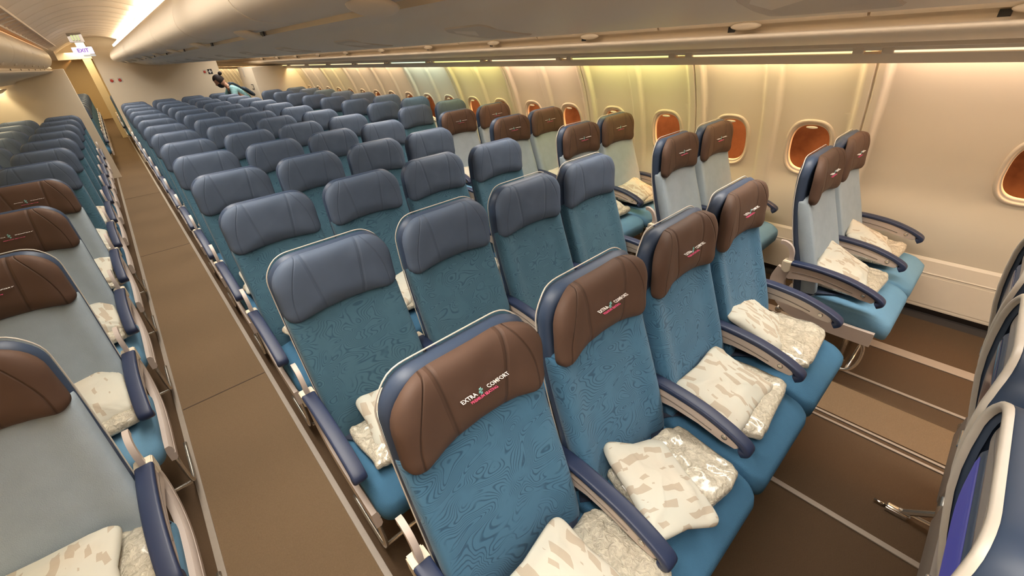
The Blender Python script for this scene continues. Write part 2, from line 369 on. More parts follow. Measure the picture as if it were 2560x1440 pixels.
def wall_cell(bm, y0, y1, hole_y=None):
    ys = sorted(set([y0, y0+.003, y0+.008, y1-.008, y1-.003, y1]+[y0+(y1-y0)*i/44 for i in range(1, 44)]))
    zs = [ZB+(ZT-ZB)*i/30 for i in range(31)]
    if hole_y is None:
        g = [[bm.verts.new((wall_x(y, z), y, z)) for z in zs] for y in ys]
        for a, b in zip(g, g[1:]):
            for j in range(len(zs)-1): bm.faces.new((a[j], a[j+1], b[j+1], b[j]))
        return
    z0, z1 = WZ-.26, WZ+.26
    h0, h1 = hole_y-.21, hole_y+.21
    def grid(ya, yb, za, zb, nz):
        yy = [y for y in ys if ya < y < yb]; yy = [ya]+yy+[yb]; zz = [za+(zb-za)*i/nz for i in range(nz+1)]
        g = [[bm.verts.new((wall_x(y, z), y, z)) for z in zz] for y in yy]
        for a, b in zip(g, g[1:]):
            for j in range(nz): bm.faces.new((a[j], a[j+1], b[j+1], b[j]))
    grid(y0, y1, ZB, z0, 10); grid(y0, y1, z1, ZT, 14); grid(y0, h0, z0, z1, 12); grid(h1, y1, z0, z1, 12)
    ov = oval(BHW, BHH); prev = None; R_ = 7
    for k in range(R_+1):
        t = k/R_; ring = []
        for (a, b) in ov:
            an = math.atan2(b, a); ca, sa = math.cos(an), math.sin(an)
            sc = min(.21/abs(ca) if abs(ca) > 1e-6 else 9, .26/abs(sa) if abs(sa) > 1e-6 else 9)
            qa, qb = ca*sc, sa*sc
            A, B = a+(qa-a)*t, b+(qb-b)*t
            ring.append(bm.verts.new((wall_x(hole_y+A, WZ+B), hole_y+A, WZ+B)))
        if prev:
            for i in range(len(ov)): bm.faces.new((prev[i], prev[(i+1) % len(ov)], ring[(i+1) % len(ov)], ring[i]))
        prev = ring
    # corner fillers: ring meets the rectangle only at samples, so close corners with quads
    for sa in (-1, 1):
        for sb in (-1, 1):
            best = sorted(prev, key=lambda v: (v.co.y-(hole_y+sa*.21))**2+(v.co.z-(WZ+sb*.26))**2)[:2]
            cv = bm.verts.new((wall_x(hole_y+sa*.21, WZ+sb*.26), hole_y+sa*.21, WZ+sb*.26))
            try: bm.faces.new((best[0], best[1], cv))
            except ValueError: pass
bm = bmesh.new(); win_ys = []
for i in range(-1, 22):
    ya = PY0+PW*i
    for k in (0, 1):
        c0 = ya+k*CW; c1 = c0+CW
        hole = None
        if not (i == 0 and k == 1) and i < 14:
            hole = c0+CW/2+(.035 if k == 0 else -.035)*0
            hole = {(-1, 0): None}.get((i, k), hole)
        if hole is not None: win_ys.append(hole)
        wall_cell(bm, c0, c1, hole)
bmesh.ops.remove_doubles(bm, verts=bm.verts, dist=.0004)
tag(bm_obj('wall_right', bm, M['wall']), kind='structure')
# dado + ledge
bm = bmesh.new(); extrude_profile(bm, [(3.60, .075), (3.60, .082), (3.635, .30), (3.632, .305), (3.636, .312), (3.652, .385), (3.664, .402), (3.70, .405), (3.70, .075)], [YF, YE], closed=True)
tag(bm_obj('baseboard_right', bm, M['dado'], smooth=False), kind='structure')
bm = bmesh.new(); extrude_profile(bm, [(3.57, .0), (3.64, .0), (3.66, .09), (3.60, .074), (3.62, .03)], [YF, YE], closed=True)
trim(bm, M['gap'])
# raised dado panels outlined by a groove
for k in range(0, 8):
    yy = -.62+k*1.35
    bm = bmesh.new(); pts = round_rect(yy, yy+1.22, .10, .285, .02, .04, k=5, mid=2)
    A = [bm.verts.new((3.604+(z-.082)*.16-.006, y, z)) for y, z in pts]; B = [bm.verts.new((3.604+(z-.082)*.16+.01, y, z)) for y, z in pts]
    bm.faces.new(A)
    for i in range(len(pts)): bm.faces.new((A[i], B[i], B[(i+1) % len(pts)], A[(i+1) % len(pts)]))
    trim(bm, M['dado'])
# left wall
LWX = lambda x: 2*MID-x-.24
bm = bmesh.new(); ys = []
y = YF
while y < YE: ys.append(y); y += .04
prof = [(.0, 3.60), (.40, 3.665), (.60, 3.66), (.80, 3.64), (1.0, 3.605), (1.17, 3.565), (1.3, 3.525), (1.4, 3.485), (1.5, 3.43), (1.6, 3.36), (1.68, 3.28)]
rows_ = [[bm.verts.new((LWX(wall_x(y, z) if z > .1 else x), y, z)) for z, x in prof] for y in ys]
for a, b in zip(rows_, rows_[1:]):
    for j in range(len(prof)-1): bm.faces.new((a[j], a[j+1], b[j+1], b[j]))
tag(bm_obj('wall_left', bm, M['wall']), kind='structure')

# ------------------------------------------------------------------ windows (bezel rings, pane, shade handle)
def pane_mat():
    mt, nt, b = new_mat('window_acrylic')
    b.inputs['Base Color'].default_value = (.95, .62, .38, 1); b.inputs['Roughness'].default_value = .04
    b.inputs['Transmission Weight'].default_value = 1.0; b.inputs['IOR'].default_value = 1.05
    b.inputs['Specular IOR Level'].default_value = .6
    return mt
M['pane'] = pane_mat()
def ring_loft(bm, levels, cy, cz, q=2.7):
    """levels: (half w, half h, outward depth)"""
    rs = []
    for hw, hh, d in levels:
        rs.append([bm.verts.new((interp(WALLP, cz+b)+.032+d, cy+a, cz+b)) for a, b in oval(hw, hh, 48, q)])
    for A, B in zip(rs, rs[1:]):
        for i in range(48): bm.faces.new((A[i], A[(i+1) % 48], B[(i+1) % 48], B[i]))
    return rs
bm = bmesh.new()
ring_loft(bm, [(BHW+.004, BHH+.004, -.001), (BHW-.004, BHH-.004, -.010), (BHW-.014, BHH-.014, -.010), (BHW-.018, BHH-.018, -.002), (BHW-.024, BHH-.024, .006), (BHW-.028, BHH-.028, .004),
               (.122, .162, .010), (.119, .159, .030)], 0, WZ)
bezel_me = bm_obj('bezel', bm, M['bin'], smooth=True).data; bpy.data.objects.remove(bpy.data.objects['bezel'])
bm = bmesh.new(); v = [bm.verts.new((interp(WALLP, WZ+b)+.032+.029, a, WZ+b)) for a, b in oval(.122, .161)]; bm.faces.new(v)
pane_me = bm_obj('pane', bm, M['pane'], smooth=False).data; bpy.data.objects.remove(bpy.data.objects['pane'])
bm = bmesh.new(); slab(bm, oval(.036, .009, 24, 2.2), .006, .004, lambda a, b, d: Vector((3.588-d, a, WZ+.150+b)), rings=4)
hand_me = bm_obj('shade_handle', bm, M['cap']).data; bpy.data.objects.remove(bpy.data.objects['shade_handle'])
for k, wy in enumerate(win_ys):
    w_ = empty('window_%d' % (k+1), (0, wy, 0)); tag(w_, kind='structure')
    for nm, me in (('bezel', bezel_me), ('pane', pane_me), ('shade_handle', hand_me)):
        o = bpy.data.objects.new(nm, me); C.objects.link(o); o.parent = w_
# outside: floodlit terminal wall seen through the windows
mt, nt, b = new_mat('sodium_lit_concrete'); M['terminal'] = mt
tc = nd(nt, 'ShaderNodeTexCoord'); n1 = nd(nt, 'ShaderNodeTexNoise'); n1.inputs['Scale'].default_value = .9; n1.inputs['Detail'].default_value = 6; lk(nt, tc.outputs['Object'], n1.inputs['Vector'])
cr_ = nd(nt, 'ShaderNodeValToRGB'); cr_.color_ramp.elements[0].position = .35; cr_.color_ramp.elements[0].color = (.20, .085, .035, 1); cr_.color_ramp.elements[1].position = .62; cr_.color_ramp.elements[1].color = (.62, .32, .15, 1)
lk(nt, n1.outputs['Fac'], cr_.inputs[0]); lk(nt, cr_.outputs[0], b.inputs['Base Color']); b.inputs['Roughness'].default_value = .9
bm = bmesh.new(); box(bm, 13, 13.6, -25, 60, -6, 12); 
o = bm_obj('terminal_building', bm, M['terminal'], smooth=False); tag(o, 'orange floodlit building wall seen outside through the cabin windows', 'building')
bm = bmesh.new(); box(bm, 5.0, 13, -25, 60, -4.2, -4.0)
tag(bm_obj('ground', bm, M['terminal'], smooth=False), kind='structure')

# ------------------------------------------------------------------ overhead bins
# outer (right) : door face, recess, rail, underside
def lathe_latch(bm, loc, ax, sx=.055, sz=.03, th=.012, n=24, tilt=0.0):
    """oval latch dome facing ax (unit vector in the xz plane)"""
    ax = Vector(ax).normalized(); up = Vector((0, 1, 0)).cross(ax)
    slab(bm, [(sx*math.cos(2*PI*i/n), sz*math.sin(2*PI*i/n)) for i in range(n)], th, .004, lambda a, b, d: Vector(loc)+Vector((0, a, 0))+up*b+ax*d, rings=5, p=2.2)
def bin_door(bm, prof, y0, y1, gap=.006):
    """rounded-end bulging door lofted along y"""
    ys = [y0+gap+t for t in (0, .004, .014)] + [y1-gap-t for t in (.014, .004, 0)]
    ins = [.012, .004, 0, 0, .004, .012]
    cx = sum(p[0] for p in prof)/len(prof); cz = sum(p[1] for p in prof)/len(prof)
    R_ = []
    for y, q in zip(ys, ins):
        R_.append([bm.verts.new((x+(cx-x)*q*2.0, y, z+(cz-z)*q*2.0)) for x, z in prof])
    n = len(prof)
    for a, b in zip(R_, R_[1:]):
        for j in range(n): bm.faces.new((a[j], a[(j+1) % n], b[(j+1) % n], b[j]))
    bm.faces.new(R_[0][::-1]); bm.faces.new(R_[-1])
def pts2(l, n=5): return [(v.x, v.z) for v in catmull([(x, 0, z) for x, z in l], n)]
OUT_DOOR = pts2([(2.86, 1.806), (2.845, 1.83), (2.83, 1.90), (2.86, 1.98), (2.95, 2.06), (3.06, 2.12)])
OUT_DOOR = OUT_DOOR+[(3.12, 2.10), (3.12, 1.82)]
CEN_DOOR = pts2([(.455, 1.886), (.40, 1.885), (.335, 1.895), (.30, 1.93), (.305, 1.98), (.34, 2.035), (.375, 2.065)])
CEN_DOOR = CEN_DOOR+[(.50, 2.07), (.50, 1.89)]
CS = 1.35
CEN_DOOR = [(x*CS, CAM_H+(z-CAM_H)*CS) for x, z in CEN_DOOR]
def mirror(pr, c): return [(2*c-x, z) for x, z in pr]
LSH = .09      # the left-hand bins hang slightly higher in the picture
LEFT_DOOR = [(x, z) for x, z in mirror(pts2([(2.86, 1.87), (2.83, 1.88), (2.77, 1.91), (2.73, 1.97), (2.72, 2.03), (2.73, 2.09), (2.76, 2.14)]), MID)]+[(-.8, 2.16), (-.8, 1.88)]
ordn = ['nearest', 'second', 'third', 'fourth', 'fifth', 'sixth', 'seventh', 'eighth', 'ninth', 'tenth', 'eleventh', 'twelfth', 'thirteenth', 'fourteenth', 'fifteenth', 'sixteenth', 'seventeenth', 'eighteenth']
def make_bins(door_prof, ylist, side_word, group, latch, tabs, count_from=0):
    protos = None
    for k, (y0, y1) in enumerate(ylist):
        root = empty('overhead_bin', (0, y0, 0))
        if protos is None:
            L = y1-y0
            bm = bmesh.new(); bin_door(bm, door_prof, 0, L); d = bm_obj('door', bm, M['bin'], root, sharp=40)
            bm = bmesh.new(); latch(bm, L); l = bm_obj('latch', bm, M['bin'], root)
            bm = bmesh.new(); tabs(bm, L); t = bm_obj('seat_number_plate', bm, M['black'], root, smooth=False)
            protos = (d.data, l.data, t.data)
        else:
            for nm, me in zip(('door', 'latch', 'seat_number_plate'), protos):
                o = bpy.data.objects.new(nm, me); C.objects.link(o); o.parent = root
        tag(root, 'cream overhead bin %s, %s from the camera' % (side_word, ordn[k]), 'luggage bin', group)
def latch_c(bm, L): lathe_latch(bm, (.405*CS, L*.42, CAM_H+.066*CS), (-.35, 0, -1), .10, .050, .016)
def tabs_c(bm, L): box(bm, .466*CS, .470*CS, L*.42+.08, L*.42+.13, CAM_H+.060*CS, CAM_H+.074*CS)
make_bins(CEN_DOOR, [(1.301*CS-1.154*3+1.154*k, 1.301*CS-1.154*2+1.154*k) for k in range(0, 12)], 'above the left edge of the centre block', 'centre overhead bins facing the left aisle', latch_c, tabs_c)
def latch_o(bm, L): lathe_latch(bm, (2.846, L*.50, 1.800), (-1, 0, -.25), .085, .020, .014)
def tabs_o(bm, L): box(bm, 2.900, 2.908, L*.50+.08, L*.50+.12, 1.765, 1.80)
make_bins(OUT_DOOR, [(-.50+PW*k, -.50+PW*(k+1)) for k in range(-1, 11)], 'above the right window seats', 'right overhead bins', latch_o, tabs_o)
def latch_l(bm, L): lathe_latch(bm, (-.455, L*.5, 1.90), (1, 0, -.6), .055, .02, .012)
def tabs_l(bm, L): box(bm, -.512, -.508, L*.5+.08, L*.5+.11, 1.852, 1.866)
make_bins(LEFT_DOOR, [(-.50+.86*k, -.50+.86*(k+1)) for k in range(0, 13)], 'along the left aisle ceiling', 'left overhead bins', latch_l, tabs_l)
# centre bin: recess strip, rails both sides and curved underside, right-hand doors as one housing
bm = bmesh.new()
cl = [(x*CS, CAM_H+(z-CAM_H)*CS) for x, z in [(.50, 1.90), (.475, 1.888), (.475, 1.876), (.50, 1.868), (.545, 1.869), (.565, 1.862), (.60, 1.850)]]+[(.88, 1.842), (.98, 1.829), (1.08, 1.821), (1.17, 1.818)]
prof = cl+[(2*MID-x, z) for x, z in cl[:-1][::-1]]+[(1.78, 1.97), (1.84, 2.05), (1.75, 2.20), (.60, 2.20)]
extrude_profile(bm, prof, [YF, BULK_Y], closed=True)
trim(bm, M['bin'], smooth=True, sharp=35)
# passenger service panels in the underside of the centre bins
for k in range(0, 13):
    for sx in (-1, 1):
        yy = QY+P*k-.35
        bm = bmesh.new(); pts = round_rect(-.12, .12, -.10, .10, .03, .03, k=4, mid=2)
        cx = MID+sx*.24; A = []
        base = lambda x: interp([(.81, 1.863), (.88, 1.842), (.98, 1.829), (1.08, 1.821), (1.17, 1.818)], MID-abs(x-MID))
        A = [bm.verts.new((cx+a*.8, yy+b, base(cx+a*.8)-.004)) for a, b in pts]; B = [bm.verts.new((cx+a*.85, yy+b*1.05, base(cx+a*.85)+.002)) for a, b in pts]
        bm.faces.new(A)
        for i in range(len(pts)): bm.faces.new((A[i], B[i], B[(i+1) % len(pts)], A[(i+1) % len(pts)]))
        o = bm_obj('service_panel', bm, M['binlow'], smooth=False)
        tag(o, 'grey reading light panel under the centre bins, %s pair, %s side' % (ordn[k], 'left' if sx < 0 else 'right'), 'overhead panel', 'reading light panels under the centre bins')
# outer bin housing: recess, rail, underside, valance
bm = bmesh.new()
prof = pts2([(2.905, 1.81), (2.91, 1.785), (2.885, 1.757)], 3)+pts2([(2.83, 1.762), (2.80, 1.757), (2.80, 1.738), (2.84, 1.715), (2.93, 1.695), (3.06, 1.686)], 4)+[(3.13, 1.684), (3.13, 1.665), (3.175, 1.660), (3.185, 1.645), (3.185, 1.660), (3.19, 1.70), (3.30, 1.71), (3.30, 2.12), (3.0, 2.14), (2.9, 1.9)]
extrude_profile(bm, prof, [YF, 22.0], closed=True)
trim(bm, M['bin'], smooth=True, sharp=35)
bm = bmesh.new()
extrude_profile(bm, [(3.20, 1.628), (3.215, 1.612), (3.270, 1.578), (3.276, 1.584), (3.225, 1.622), (3.205, 1.64)], [YF, 22.0], closed=True)
trim(bm, M['bin'], smooth=True, sharp=35)
# cove lamps: one tube per side panel
for i in range(0, 11):
    y0 = PY0+PW*i+.09; y1 = PY0+PW*(i+1)-.09
    root = empty('cove_lamp', (0, 0, 0))
    bm = bmesh.new(); box(bm, 3.198, 3.212, y0, y1, 1.634, 1.648, bev=.003)
    tcl = tint(i); bm_obj('lamp_tube', bm, emat('cove_tube_glow_%d' % i, (tcl[0], tcl[1]*.97, tcl[2]*.8), 1.6), root, smooth=False)
    for yy in (y0-.05, y1):
        bm = bmesh.new(); box(bm, 3.175, 3.225, yy, yy+.05, 1.630, 1.662, bev=.006); bm_obj('bracket', bm, M['bin'], root)
    tag(root, '%s light strip above the window wall, %s from the camera' % ('pale green glowing' if i in (2, 4) else 'pale blue glowing' if i == 5 else 'warm glowing', ordn[i]), 'light', 'window wall light strips')
# left housing under the left bins
bm = bmesh.new()
lp = [(-.50, 1.88), (-.515, 1.868), (-.515, 1.852), (-.49, 1.846), (-.465, 1.845), (-.455, 1.836), (-.465, 1.825), (-.52, 1.81), (-.62, 1.79), (-.80, 1.76), (-.95, 1.72), (-.98, 1.69), (-1.0, 1.69), (-1.0, 2.1), (-.6, 2.2), (-.55, 1.95)]
extrude_profile(bm, lp, [YF, 12.3], closed=True); trim(bm, M['bin'], smooth=True, sharp=35)
bm = bmesh.new(); extrude_profile(bm, [(LWX(3.20), 1.628), (LWX(3.275), 1.578), (LWX(3.225), 1.622), (LWX(3.205), 1.64)], [YF, 11.0], closed=True); trim(bm, M['bin'], smooth=True, sharp=35)

# ------------------------------------------------------------------ ceilings
def ceil_z(x, xl, xr, zl, zr, zm):
    t = (x-xl)/(xr-xl); return (zl*(1-t)+zr*t)+(zm-(zl+zr)/2)*(1-(2*t-1)**2)
def ceiling(name, xl, xr, zl, zr, zm):
    bm = bmesh.new(); ys = []; y = YF
    while y < YE+.1: ys.append(y); y += .0535
    for k in range(int((YE-YF)/.535)+1):
        jy = PY0-.535*3+.535*k
        ys += [jy-.014, jy-.008, jy+.008, jy+.014]
    ys = sorted(q for q in ys if q >= YF)
    xs = [xl+(xr-xl)*i/14 for i in range(15)]
    g = []
    for y in ys:
        t = ((y-PY0)/.535) % 1
        dj = min(t, 1-t)*.535
        rib = -.022*math.exp(-(dj/.05)**2)+(.055 if dj < .010 else 0)
        g.append([bm.verts.new((x, y, ceil_z(x, xl, xr, zl, zr, zm)+rib)) for x in xs])
    for a, b in zip(g, g[1:]):
        for j in range(14): bm.faces.new((a[j], a[j+1], b[j+1], b[j]))
    tag(bm_obj(name, bm, M['ceil']), kind='structure')
ceiling('ceiling', -.36, .70, 2.165, 2.27, 2.37)
ceiling('ceiling_right', 2*MID-.70, 2*MID+.40, 2.27, 2.14, 2.32)
bm = bmesh.new(); box(bm, .62, 1.72, YF, YE, 2.285, 2.30); trim(bm, M['ceil'])
bm = bmesh.new(); box(bm, -1.55, -.36, YF, YE, 2.21, 2.23); trim(bm, M['ceil'])
bm = bmesh.new(); box(bm, 2.60, 3.72, YF, YE, 2.21, 2.23); trim(bm, M['ceil'])
# ceiling lamp strips lying above the centre bins
for k in range(7):
    y0 = YF+2.0*k
    bm = bmesh.new(); box(bm, .525, .575, y0+.02, min(y0+1.98, 12.2), 2.178, 2.212, bev=.008)
    o = bm_obj('ceiling_lamp', bm, emat('ceiling_tube_glow_%d' % k, (1.0, .86, .60), 6.0), smooth=False)
    tag(o, 'bright white light strip between left aisle ceiling and centre bins, %s from the camera' % ordn[k], 'light', 'ceiling light strips')
# air grille with slats along the left ceiling edge
g = empty('air_grille', (0, 0, 0)); tag(g, 'long slatted cream air grille along the left aisle ceiling', 'grille')
for nm, x0, x1, z in (('frame', -.372, -.362, 2.155), ('frame', -.262, -.252, 2.192)):
    bm = bmesh.new(); extrude_profile(bm, [(x0, z), (x1, z), (x1, z-.022), (x0, z-.022)], [YF, 10.9], closed=True); bm_obj(nm, bm, M['ceil'], g, smooth=False)
slats = [YF+.1+i*.27 for i in range(46)]
sl_me = None
for y in slats:
    if sl_me is None:
        bm = bmesh.new(); vv = [bm.verts.new(q) for q in ((-.362, 0, 2.145), (-.262, 0, 2.180), (-.262, .05, 2.180), (-.362, .05, 2.145), (-.362, 0, 2.162), (-.262, 0, 2.195), (-.262, .05, 2.195), (-.362, .05, 2.162))]
        for f_ in ((0, 1, 2, 3), (4, 5, 6, 7), (0, 1, 5, 4), (2, 3, 7, 6), (1, 2, 6, 5), (0, 3, 7, 4)): bm.faces.new([vv[i] for i in f_])
        o = bm_obj('slat', bm, M['ceil'], g, smooth=False); sl_me = o.data
    else:
        o = bpy.data.objects.new('slat', sl_me); C.objects.link(o); o.parent = g
    o.location = (0, y, 0)

# ------------------------------------------------------------------ partitions and far end
def wall_box(name, x0, x1, y0, y1, z0, z1, material, bev=.01):
    bm = bmesh.new(); box(bm, x0, x1, y0, y1, z0, z1, bev=bev); return tag(bm_obj(name, bm, material, smooth=False), kind='structure')
wall_box('wall_back', .135, 2.19, BULK_Y, BULK_Y+.10, 0, 2.40, M['wall'])
wall_box('wall_back_right', 2.57, 3.70, 11.12, 12.4, 0, 1.655, M['wall'])
wall_box('wall_back_left', -1.52, -.315, 11.05, 11.13, 0, 1.86, M['wall'])
wall_box('wall_end', -1.55, 3.7, YE-.1, YE, 0, 2.45, mat('yellow_galley_wall', (.82, .60, .30), .5))
wall_box('wall_end_lobby', .16, .22, BULK_Y+.1, BULK_Y+1.6, 0, 2.40, M['wall'])
# yellow galley block narrowing the aisle far away
wall_box('wall_galley', -.02, .16, 17.6, 18.4, 0, 2.4, mat('galley_wall', (.80, .64, .38), .5))
wall_box('wall_galley_top', -.40, .16, 13.6, 13.7, 2.02, 2.45, M['wall'])
# side monument face with fittings on the aisle side of the right partition
def small_panel(name, x, y0, y1, z0, z1, material, label, cat, th=.006, inner=None):
    bm = bmesh.new(); box(bm, x-th, x, y0, y1, z0, z1, bev=.002); o = bm_obj(name, bm, material, smooth=False); tag(o, label, cat)
    if inner:
        bm = bmesh.new(); box(bm, x-th-.002, x-th, y0+.015, y1-.015, z0+.015, z1-.015); bm_obj('screen', bm, inner, o, smooth=False)
    return o
small_panel('control_panel', 2.57, 11.45, 11.62, 1.22, 1.32, M['gap'], 'small square control panel on the right partition side', 'control panel', inner=M['cap'])
small_panel('wall_sticker', 2.57, 11.9, 12.02, 1.46, 1.64, M['piping'], 'small faded notice on the right partition side', 'sign')
# small red and black placards on the bulkhead
M['red'] = mat('placard_red', (.5, .06, .04), .5)
def placard(x, z, w_, h_, labl, black=False):
    root = empty('placard', (x, BULK_Y, z)); tag(root, labl, 'sign')
    bm = bmesh.new(); box(bm, -w_/2, w_/2, -.004, 0, -h_/2, h_/2); bm_obj('plate', bm, M['black'] if black else M['piping'], root, smooth=False)
    bm = bmesh.new()
    if black:
        box(bm, -w_*.34, w_*.34, -.006, -.004, -h_*.12, h_*.12); box(bm, -w_*.12, w_*.12, -.006, -.004, -h_*.34, h_*.34)
        bm_obj('cross', bm, M['t_white'], root, smooth=False)
    else:
        slab(bm, oval(w_*.36, h_*.34, 20, 2), .002, .001, lambda a, b, d: Vector((a-w_*.08, -.004-d, b)), rings=2)
        bm_obj('symbol', bm, M['red'], root)
placard(.265, 1.60, .075, .085, 'small red round symbol placard at the bulkhead left edge')
placard(.395, 1.60, .075, .085, 'small red symbol placard, second on the bulkhead left side')
placard(1.90, 1.62, .07, .08, 'small red placard near the bulkhead right edge')
placard(2.0, 1.62, .085, .10, 'black placard with white cross at the bulkhead right edge', True)

# ------------------------------------------------------------------ exit sign
def text_mesh(name, s, size, material, parent, loc, rot, extrude=.0006, bold=0.0):
    cu = bpy.data.curves.new(name, 'FONT'); cu.body = s; cu.size = size; cu.align_x = 'CENTER'; cu.align_y = 'CENTER'; cu.extrude = extrude; cu.offset = bold
    cu.resolution_u = 2
    t = bpy.data.objects.new(name+'_tmp', cu); C.objects.link(t)
    dg = bpy.context.evaluated_depsgraph_get(); me = bpy.data.meshes.new_from_object(t.evaluated_get(dg)); bpy.data.objects.remove(t)
    me.materials.clear(); me.materials.append(material)
    o = bpy.data.objects.new(name, me); C.objects.link(o); o.location = loc; o.rotation_euler = rot
    if parent: o.parent = parent
    return o
ex = empty('exit_sign', (.045, 9.3, 2.06)); tag(ex, 'lit white exit sign hanging over the left aisle', 'sign')
bm = bmesh.new(); box(bm, -.115, .115, 0, .05, -.045, .045, bev=.008); bm_obj('lit_panel', bm, emat('exit_sign_glow', (.93, .88, 1.0), 1.1), ex, smooth=False)
text_mesh('lettering', 'EXIT', .062, mat('exit_lettering', (.12, .03, .30), .5), ex, (0, -.002, 0), (PI/2, 0, 0), bold=.001)
bm = bmesh.new(); box(bm, -.02, .115, .0, .05, -.075, -.052, bev=.005); bm_obj('lower_lamp', bm, emat('exit_sign_lower_glow', (1, .95, .85), .6), ex, smooth=False)
bm = bmesh.new(); box(bm, -.05, .05, .01, .04, .045, .20); bm_obj('mount', bm, M['bin'], ex, smooth=False)
rs = empty('row_sign', (.03, 8.6, 2.19)); tag(rs, 'pale square sign with three yellow green bars above the exit sign', 'sign')
bm = bmesh.new(); box(bm, -.075, .075, 0, .02, -.055, .055, bev=.006); bm_obj('plate', bm, M['grey'], rs, smooth=False)
for k in range(3):
    bm = bmesh.new(); box(bm, -.04+.03*k, -.022+.03*k, -.004, 0, -.03, .03); bm_obj('bar', bm, emat('sign_bar_glow_%d' % k, (.8, .85, .35), .9), rs, smooth=False)

# ------------------------------------------------------------------ seats (local: x across, -y towards the front of the seat, z up)
SH_R = [(.34, -.065), (.6, .012), (.77, .065), (.94, .108), (1.1, .125), (1.21, .112)]      # rear face of the shell
def shell_y(z): return (interp(SH_R, z-.04)+interp(SH_R, z)+interp(SH_R, z+.04))/3
BF = [(.42, -.135), (.55, -.115), (.70, -.065), (.85, -.01), (.975, .035), (1.1, .05)]
def face_y(z): return (interp(BF, z-.04)+interp(BF, z)+interp(BF, z+.04))/3
def me_of(bm, nm, material, sharp=None):
    o = bm_obj(nm, bm, material, sharp=sharp); me = o.data; bpy.data.objects.remove(o); return me
def mesh_backrest(material):
    bm = bmesh.new(); ol = round_rect(-.228, .228, .43, 1.0, .045, .03, k=5, mid=10)
    def mp(a, b, d):
        bol = .018*sm((abs(a)-.13)/.07)
        return Vector((a*(1-.04*max(0, (b-.6))), face_y(b)+.035-d-bol*(1 if d > 0 else 0)+.0, b))
    slab(bm, ol, .035, .03, mp, rings=10, p=7); return me_of(bm, 'back_cushion', material)
def mesh_headrest(material, seed=0, side=0):
    bm = bmesh.new(); ol = round_rect(-.225, .225, .968, 1.197, .045, .098, k=8, mid=8)
    def mp(a, b, d):
        wing = (.022 if material.name.startswith('brown') else .010)*sm((abs(a)-.085)/.11)
        base = .042+(b-.975)*.10
        low = -.010*sm((1.03-b)/.06)*(1-abs(a)/.25)
        k = noise.noise(Vector((a*14+seed, b*14, 0)))*.004
        return Vector((a, base-d-wing-low+k, b-.012*(abs(a)/.212)**2*(1 if b < 1.05 else 0)))
    slab(bm, ol, .045, .012, mp, rings=10, p=3.2, pb=3); return me_of(bm, 'headrest', material)
def shell_outline(): 
    pts = []
    for x, z in round_rect(-.226, .226, .34, 1.203, .05, .10, k=9, mid=12): pts.append((x, z))
    return pts
def mesh_shell(material):
    bm = bmesh.new()
    def mp(a, b, d):
        rim = .018*sm((abs(a)-.165)/.065)*sm((b-.45)/.2)
        return Vector((a*(.985 if d > 0 else 1), shell_y(b)-.032-d-rim*(.2 if d >= 0 else .9), b))
    slab(bm, shell_outline(), .032, .032, mp, rings=9, p=9); return me_of(bm, 'back_shell', material)
def mesh_piping(material):  # pale piping doubles as a modelled highlight along the shell edge
    bm = bmesh.new(); pts = [q for q in shell_outline() if q[1] > .5]
    # order from lower right up and over to the lower left
    right = [q for q in pts]; start = max(range(len(pts)), key=lambda i: (pts[i][0], -pts[i][1]))
    loop = pts[start:]+pts[:start]
    path = []
    for x, z in loop:
        rim = .018*sm((abs(x)-.165)/.065)*sm((z-.45)/.2)
        path.append((x*.997, shell_y(z)-.006-rim*.8, z-.0005))
    tube(bm, path, .0024, n=6, smooth=1); return me_of(bm, 'edge_piping_highlight', material)
def mesh_cushion(material):
    bm = bmesh.new(); ol = round_rect(-.248, .248, -.50, -.06, .055, .03, k=6, mid=9)
    def mp(a, b, d):
        f = sm((-.38-b)/.12)
        return Vector((a, b, .428+d-.022*f*f-.012*f+(b+.06)*.02-(.004*(abs(a)/.25)**4)))
    slab(bm, ol, .050, .068, mp, rings=10, p=5.5, pb=5); return me_of(bm, 'seat_cushion', material)
def mesh_arm_pad():
    bm = bmesh.new(); path = catmull([(0, -q, z) for q, z in ((-.002, .646), (.12, .648), (.25, .634), (.35, .606), (.405, .580), (.421, .560), (.405, .545))], 6)
    L = len(path)
    sec = [(.026*math.copysign(abs(math.cos(t))**.45, math.cos(t)), .0115*math.copysign(abs(math.sin(t))**.45, math.sin(t))) for t in [2*PI*i/16 for i in range(16)]]
    sweep(bm, [(p, 1.0+.45*sm((i/L-.55)/.3)) for i, p in enumerate(path)], sec); return me_of(bm, 'arm_pad', M['armpad'], 50)
def mesh_arm_panel():
    bm = bmesh.new(); prism(bm, [(0, .640), (.12, .642), (.25, .628), (.35, .600), (.392, .578), (.396, .560), (.385, .549), (.34, .553), (.25, .572), (.15, .582), (.07, .572), (.0, .55), (-.01, .56)], -.019, .019)
    bmesh.ops.bevel(bm, geom=bm.edges[:], offset=.003, segments=1, affect='EDGES'); return me_of(bm, 'arm_panel', M['beige'], 30)
def mesh_arm_cap():
    bm = bmesh.new(); prism(bm, [(-.05, .645), (-.045, .655), (.0, .657), (.0, .60), (-.02, .585), (-.045, .60)], -.0265, .0265)
    bmesh.ops.bevel(bm, geom=bm.edges[:], offset=.004, segments=2, affect='EDGES'); return me_of(bm, 'arm_cap', M['cap'], 40)
def mesh_arm_button():
    bm = bmesh.new(); slab(bm, oval(.011, .011, 16, 2), .003, .002, lambda a, b, d: Vector((-.020-d, -.345+a, .578+b)), rings=3, p=3); return me_of(bm, 'recline_button', M['metal'])
